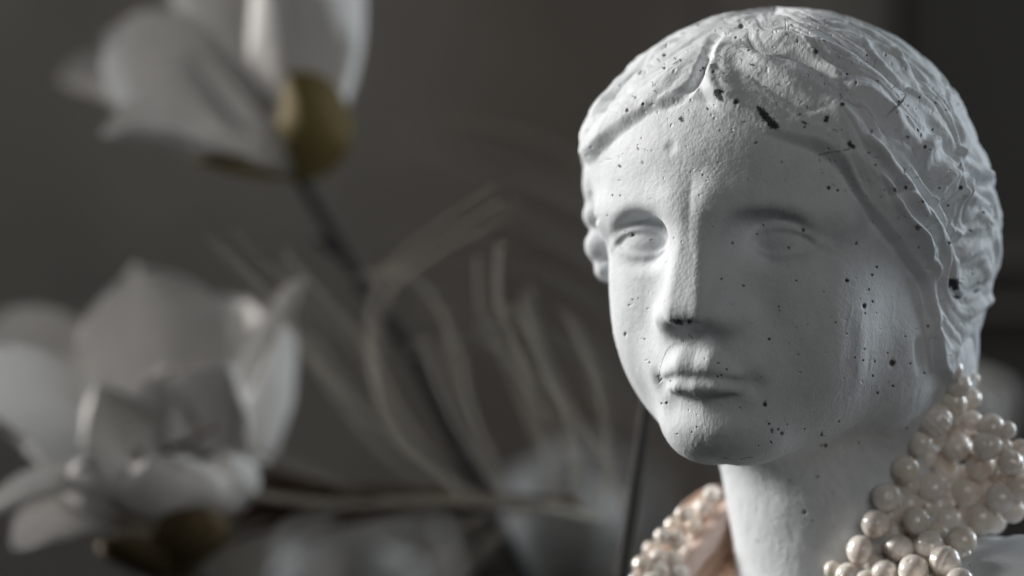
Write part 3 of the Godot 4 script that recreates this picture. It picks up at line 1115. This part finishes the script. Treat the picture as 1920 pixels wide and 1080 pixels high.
func build_ribbon() -> void:
	# peach silk folded under the far strands
	var r := Node3D.new()
	r.name = "silk_ribbon"
	add_child(r)
	r.position = px(1330, 1000, -30.0) * MM
	tag(r, "peach silk ribbon in folds between pearl strands and plaster neck", "ribbon")
	var peach := paint(Color(0.56, 0.37, 0.27), 0.5)
	var pink := paint(Color(0.70, 0.55, 0.49), 0.4)
	for m: StandardMaterial3D in [peach, pink]:
		m.rim_enabled = true
		m.rim = 0.3
	var off := -r.position / MM
	var folds := [[1385, 1010, -44, 1350, 1040, -40, 1290, 1150, -34, Vector3(-0.5, 0.2, 0.8), 150, 5, peach], [1372, 930, -46, 1325, 1000, -34, 1235, 1120, -20, Vector3(-0.6, 0.35, 0.7), 52, -5, pink], [1385, 955, -44, 1345, 1020, -36, 1275, 1140, -24, Vector3(-0.2, 0.3, 0.9), 46, -4, peach], [1352, 915, -56, 1300, 960, -50, 1240, 1050, -40, Vector3(-0.2, 0.4, 0.9), 70, -4, peach]]
	var k := 0
	for f in folds:
		var w: float = f[10] / 6.0 * 1.04
		mesh_node("fold", petal(px(f[0], f[1], f[2]) + off, px(f[3], f[4], f[5]) + off, px(f[6], f[7], f[8]) + off, f[9], w, f[11], 90 + k, 0.45, 0.0, 1.0), f[12], r)
		k += 1

# ------------------------------------------------------------------ flowers and plume behind
func silk(c: Color, through: float) -> StandardMaterial3D:
	var m := paint(c, 0.75)
	m.backlight_enabled = true
	m.backlight = Color(through, through, through)
	return m

func bark() -> StandardMaterial3D:
	return paint(Color(0.009, 0.008, 0.007), 0.7)

func fpx(x: float, y: float, z: float) -> Vector3:
	return px(x, y, z - 30.0)

func blossom(parent: Node3D, list: Array, m: Material, called := "petal") -> void:
	# each: base x, y, z, bend x, y, z, tip x, y, z, face, width in photo pixels, cup, blunt, curl
	var off := -parent.position / MM
	var k := 0
	for q in list:
		var a := fpx(q[0], q[1], q[2]) + off
		var b := fpx(q[3], q[4], q[5]) + off
		var c := fpx(q[6], q[7], q[8]) + off
		var w: float = q[10] / 6.0 * (CAMERA_DISTANCE - q[8]) / CAMERA_DISTANCE
		mesh_node(called, petal(a, b, c, q[9], w, q[11], 60 + k + int(q[0]), q[12], q[13]), m, parent)
		k += 1

func build_flowers() -> void:
	var white := silk(Color(0.72, 0.71, 0.69), 0.5)
	var olive := silk(Color(0.17, 0.13, 0.042), 0.2)
	var stem := bark()
	# upper magnolia, seen from its side, on a long bent stem
	var a := Node3D.new()
	a.name = "magnolia"
	add_child(a)
	a.position = fpx(990, 1080, -200.0) * MM
	tag(a, "white silk magnolia seen side on, its long dark stem slanting across the wall", "flower", "silk magnolias")
	var off := -a.position / MM
	blossom(a, [
		[545, 300, -205, 470, 40, -260, 440, -140, -250, Vector3(0.1, 0.2, 1), 300, 14, 0.6, 0],
		[545, 305, -200, 380, 220, -240, 190, 70, -225, Vector3(-0.2, 0.5, 0.8), 250, 18, 0.66, -6],
		[540, 315, -195, 380, 300, -190, 215, 215, -170, Vector3(0.1, 0.9, 0.45), 190, 16, 0.66, 8],
		[575, 300, -195, 560, 120, -165, 520, -120, -180, Vector3(0.2, 0.1, -1), 210, 12, 0.6, 0],
		[590, 300, -200, 665, 120, -185, 680, -120, -205, Vector3(-0.75, 0.1, -0.5), 190, 14, 0.6, 0],
		[520, 300, -215, 300, 180, -260, 112, 140, -270, Vector3(0, 0.6, 0.8), 120, 10, 0.6, 0]], white)
	blossom(a, [[560, 335, -188, 615, 260, -160, 545, 135, -172, Vector3(0.1, 0.2, -1), 150, 10, 0.5, 0], [570, 332, -192, 470, 345, -165, 368, 305, -178, Vector3(0, 1, 0.2), 60, 6, 0.5, 0]], olive, "sepal")
	mesh_node("stem", rod([fpx(550, 318, -195) + off, fpx(575, 355, -196) + off, fpx(612, 420, -198) + off, fpx(688, 548, -200) + off, fpx(774, 668, -200) + off, fpx(870, 850, -200) + off, fpx(925, 970, -200) + off, fpx(1000, 1110, -200) + off, fpx(1080, 1260, -200) + off], 2.5, 3.6, 6, 12), stem, a)
	mesh_node("bud_scale", rod([fpx(625, 468, -198) + off, fpx(605, 455, -195) + off, fpx(586, 448, -192) + off], 2.8, 0.8, 4, 10), stem, a)
	for q in [[690, 545, 668, 548], [770, 668, 792, 662], [872, 852, 852, 856]]:
		mesh_node("bud_scale", rod([fpx(q[0], q[1], -199) + off, fpx((q[0] + q[2]) * 0.5, (q[1] + q[3]) * 0.5 - 3.0, -197) + off, fpx(q[2], q[3] - 8.0, -195) + off], 2.9, 0.9, 4, 10), stem, a)
	# lower magnolia, wide open
	var b := Node3D.new()
	b.name = "magnolia_001"
	add_child(b)
	b.position = fpx(340, 1080, -160.0) * MM
	tag(b, "white silk magnolia wide open, with brown base, below the side-on one", "flower", "silk magnolias")
	off = -b.position / MM
	blossom(b, [
		[330, 935, -190, 330, 720, -240, 255, 485, -215, Vector3(0.0, 0.2, 1), 285, 22, 0.64, -8],
		[340, 935, -185, 440, 760, -235, 425, 555, -240, Vector3(-0.3, 0.1, 0.95), 230, 18, 0.66, 0],
		[370, 935, -170, 560, 840, -165, 540, 600, -185, Vector3(-0.7, 0.2, -0.55), 175, 14, 0.68, 0],
		[440, 800, -165, 480, 680, -150, 580, 545, -165, Vector3(-0.5, 0.3, 0.8), 72, 8, 0.5, -6],
		[290, 930, -190, 140, 700, -260, -30, 630, -260, Vector3(0.2, 0.6, 0.8), 210, 14, 0.62, 0],
		[280, 930, -170, 90, 820, -190, -60, 740, -140, Vector3(0.5, 0.6, 0.7), 290, 20, 0.68, 6],
		[270, 900, -140, 130, 900, -110, -40, 965, -95, Vector3(0.1, 0.9, 0.5), 88, 9, 0.5, 4],
		[300, 965, -150, 150, 965, -120, 20, 1015, -112, Vector3(0.1, 0.75, 0.65), 120, 8, 0.6, 4],
		[300, 935, -160, 165, 850, -165, 170, 700, -140, Vector3(0.5, 0.1, 0.9), 190, 26, 0.66, -6],
		[310, 935, -158, 310, 800, -175, 330, 675, -150, Vector3(0.0, 0.3, 0.95), 150, 16, 0.6, -4],
		[330, 945, -150, 440, 830, -160, 450, 668, -135, Vector3(-0.35, 0.2, 0.9), 205, 16, 0.68, -6],
		[300, 990, -150, 165, 1010, -100, 175, 856, -108, Vector3(0.35, 0.1, -0.95), 235, 14, 0.68, 4],
		[325, 1000, -150, 315, 1030, -92, 295, 852, -100, Vector3(0.0, 0.1, -1.0), 240, 12, 0.7, 2],
		[350, 985, -150, 445, 985, -118, 428, 850, -122, Vector3(-0.5, 0.1, -0.85), 170, 12, 0.68, 4]], white)
	for q in [[285, 880, 330, 835], [300, 870, 352, 828], [350, 840, 402, 802], [270, 885, 262, 845]]:
		mesh_node("stamen", rod([fpx(q[0], q[1], -140) + off, fpx((q[0] + q[2]) * 0.5, (q[1] + q[3]) * 0.5 - 6.0, -130) + off, fpx(q[2], q[3], -124) + off], 0.9, 1.3, 4, 8), paint(Color(0.10, 0.08, 0.06), 0.8), b)
	blossom(b, [[330, 1080, -150, 440, 1010, -130, 436, 868, -140, Vector3(-0.7, 0.3, 0.2), 120, 10, 0.5, 0], [330, 1085, -145, 370, 1050, -105, 372, 950, -104, Vector3(-0.2, 0.5, -0.8), 150, 8, 0.5, 0], [310, 1090, -150, 240, 1070, -112, 200, 1010, -112, Vector3(0.3, 0.6, -0.6), 150, 8, 0.5, 0]], silk(Color(0.11, 0.078, 0.035), 0.2), "sepal")
	mesh_node("receptacle", rod([fpx(350, 985, -150) + off, fpx(345, 1040, -152) + off, fpx(345, 1100, -155) + off], 13.0, 5.0, 5, 14), paint(Color(0.06, 0.046, 0.018), 0.8), b)
	mesh_node("stem", rod([fpx(320, 1060, -155) + off, fpx(372, 1085, -160) + off, fpx(450, 1180, -165) + off, fpx(560, 1330, -170) + off], 3.4, 3.8, 6, 12), stem, b)
	# a bare stem close behind the bust
	var c := Node3D.new()
	c.name = "bare_stem"
	add_child(c)
	c.position = fpx(1165, 1080, -40.0) * MM
	tag(c, "thin straight dark stem standing behind the bust's chin", "stem")
	off = -c.position / MM
	mesh_node("stem", rod([fpx(1240, 560, -40) + off, fpx(1218, 720, -40) + off, fpx(1192, 900, -40) + off, fpx(1166, 1080, -40) + off, fpx(1130, 1330, -40) + off], 2.0, 2.4, 6, 12), stem, c)
	# paler blossoms farther back
	var spots := [[690, 1110, -480, 360, "pale out-of-focus magnolia low behind the brown feather"], [1095, 985, -560, 330, "faint pale magnolia blossom low on the wall beside the bare stem"], [1830, 780, -330, 190, "pale out-of-focus magnolia behind the pearls at the bust's nape"]]
	for i in spots.size():
		var q: Array = spots[i]
		var f := Node3D.new()
		f.name = "magnolia_blossom" if i == 0 else "magnolia_blossom_%03d" % i
		add_child(f)
		f.position = fpx(q[0], q[1], q[2]) * MM
		tag(f, q[4], "flower", "silk magnolias")
		var w: float = q[3]
		var z: float = q[2]
		blossom(f, [[q[0], q[1] + w * 0.3, z, q[0] - w * 0.3, q[1], z, q[0] - w * 0.35, q[1] - w * 0.35, z + 20, Vector3(0.4, 0.2, 0.9), w * 0.6, 10, 0.62, 0], [q[0], q[1] + w * 0.3, z, q[0], q[1] - w * 0.1, z - 20, q[0], q[1] - w * 0.5, z - 10, Vector3(0, 0.2, 1), w * 0.7, 10, 0.62, 0], [q[0], q[1] + w * 0.3, z, q[0] + w * 0.3, q[1], z, q[0] + w * 0.35, q[1] - w * 0.35, z + 20, Vector3(-0.4, 0.2, 0.9), w * 0.6, 10, 0.62, 0], [q[0], q[1] + w * 0.3, z + 10, q[0], q[1] + w * 0.1, z + 60, q[0], q[1] - w * 0.25, z + 50, Vector3(0, 0.3, -0.9), w * 0.6, 10, 0.62, 0]], white)
		var o2 := -f.position / MM
		mesh_node("stem", rod([fpx(q[0], q[1] + w * 0.28, z) + o2, fpx(q[0] + 10, q[1] + w * 0.8, z) + o2, fpx(q[0] + 30, q[1] + w * 1.6, z) + o2], 3.0, 3.5, 5, 10), stem, f)

func build_plume() -> void:
	var rng := RandomNumberGenerator.new()
	rng.seed = 21
	var p := Node3D.new()
	p.name = "feather_plume"
	add_child(p)
	var z := -165.0
	p.position = px(1000, 945, z) * MM
	tag(p, "wispy feather plume with brown down and long pale curling barbs behind the stems", "feather")
	var off := -p.position / MM
	var pale := silk(Color(0.42, 0.39, 0.33), 0.4)
	var brown := silk(Color(0.045, 0.025, 0.014), 0.2)
	var tan := silk(Color(0.20, 0.125, 0.07), 0.3)
	mesh_node("shaft", rod([px(1120, 975, z - 20) + off, px(1000, 950, z) + off, px(800, 942, z) + off, px(640, 946, z) + off, px(430, 920, z) + off, px(250, 860, z) + off], 2.2, 1.2, 8, 10), pale, p)
	var lines := [[400, 450, 460, 505, 510, 560, 600, 680, 760, 850, 900, 930], [530, 470, 620, 570, 690, 650, 760, 780, 860, 920], [560, 640, 620, 735, 700, 840, 800, 915], [940, 380, 850, 432, 765, 487, 705, 555, 692, 640, 715, 760, 790, 870, 870, 935], [678, 516, 720, 512, 765, 490], [735, 495, 800, 545, 850, 640, 880, 760, 940, 910], [895, 480, 900, 580, 950, 690, 1000, 820, 1040, 930],
		[880, 620, 955, 680, 1030, 800, 1080, 930], [1010, 690, 1090, 790, 1150, 880, 1170, 960], [430, 1060, 540, 975, 640, 946, 780, 943], [470, 1090, 560, 1005, 700, 960, 830, 945], [740, 1090, 820, 1015, 930, 955], [810, 1095, 900, 1020, 985, 950], [820, 640, 860, 760, 920, 880, 960, 940], [1080, 600, 1120, 720, 1140, 860, 1120, 960], [450, 830, 560, 880, 680, 925, 800, 940], [980, 560, 1010, 660, 1060, 780, 1090, 900]]
	for l in lines:
		var pts := []
		var zz := z + rng.randf_range(-25, 25)
		for k in l.size() / 2:
			pts.append(px(l[2 * k], l[2 * k + 1], zz + rng.randf_range(-4, 4)) + off)
		mesh_node("barb", rod(pts, rng.randf_range(0.34, 0.5), rng.randf_range(0.22, 0.36), 5, 8), pale, p)
		for more in 3:
			var bent := []
			var dx := rng.randf_range(-34, 34)
			var dy := rng.randf_range(-26, 26)
			var zb := zz + rng.randf_range(-50, 50)
			var n: int = l.size() / 2
			for k in n:
				var t: float = 1.0 - float(k) / (n - 1)
				bent.append(px(l[2 * k] + dx * (0.25 + t) + rng.randf_range(-7, 7), l[2 * k + 1] + dy * (0.25 + t) + rng.randf_range(-6, 6), zb) + off)
			mesh_node("barb", rod(bent, rng.randf_range(0.18, 0.34), rng.randf_range(0.15, 0.28), 4, 6), pale, p)
	for k in 60:
		var t := rng.randf()
		var bx := lerpf(470, 1040, t)
		var by := 940.0 + rng.randf_range(-8, 8)
		var up := rng.randf_range(-70, 60) * (1.1 - t)
		var zz := z - rng.randf_range(0, 30)
		mesh_node("down", rod([px(bx + 60, by + 6, zz) + off, px(bx - 40, by + up * 0.3, zz) + off, px(bx - 150, by + up, zz) + off, px(bx - 240, by + up * 1.6, zz) + off], 2.2, 0.8, 4, 7), brown if k % 3 else tan, p)
	# fainter, finer strands fanning out higher up
	for k in 14:
		var y := 230.0 + 30.0 * k + rng.randf_range(-14, 14)
		var zz := z - rng.randf_range(20.0, 120.0)
		mesh_node("barb", rod([px(1200, 360 + 34 * k, zz) + off, px(1030, y + rng.randf_range(40, 80), zz) + off, px(900, y + rng.randf_range(5, 35), zz) + off, px(rng.randf_range(700, 820), y + rng.randf_range(-20, 20), zz) + off], 0.55, 0.3, 5, 6), pale, p)
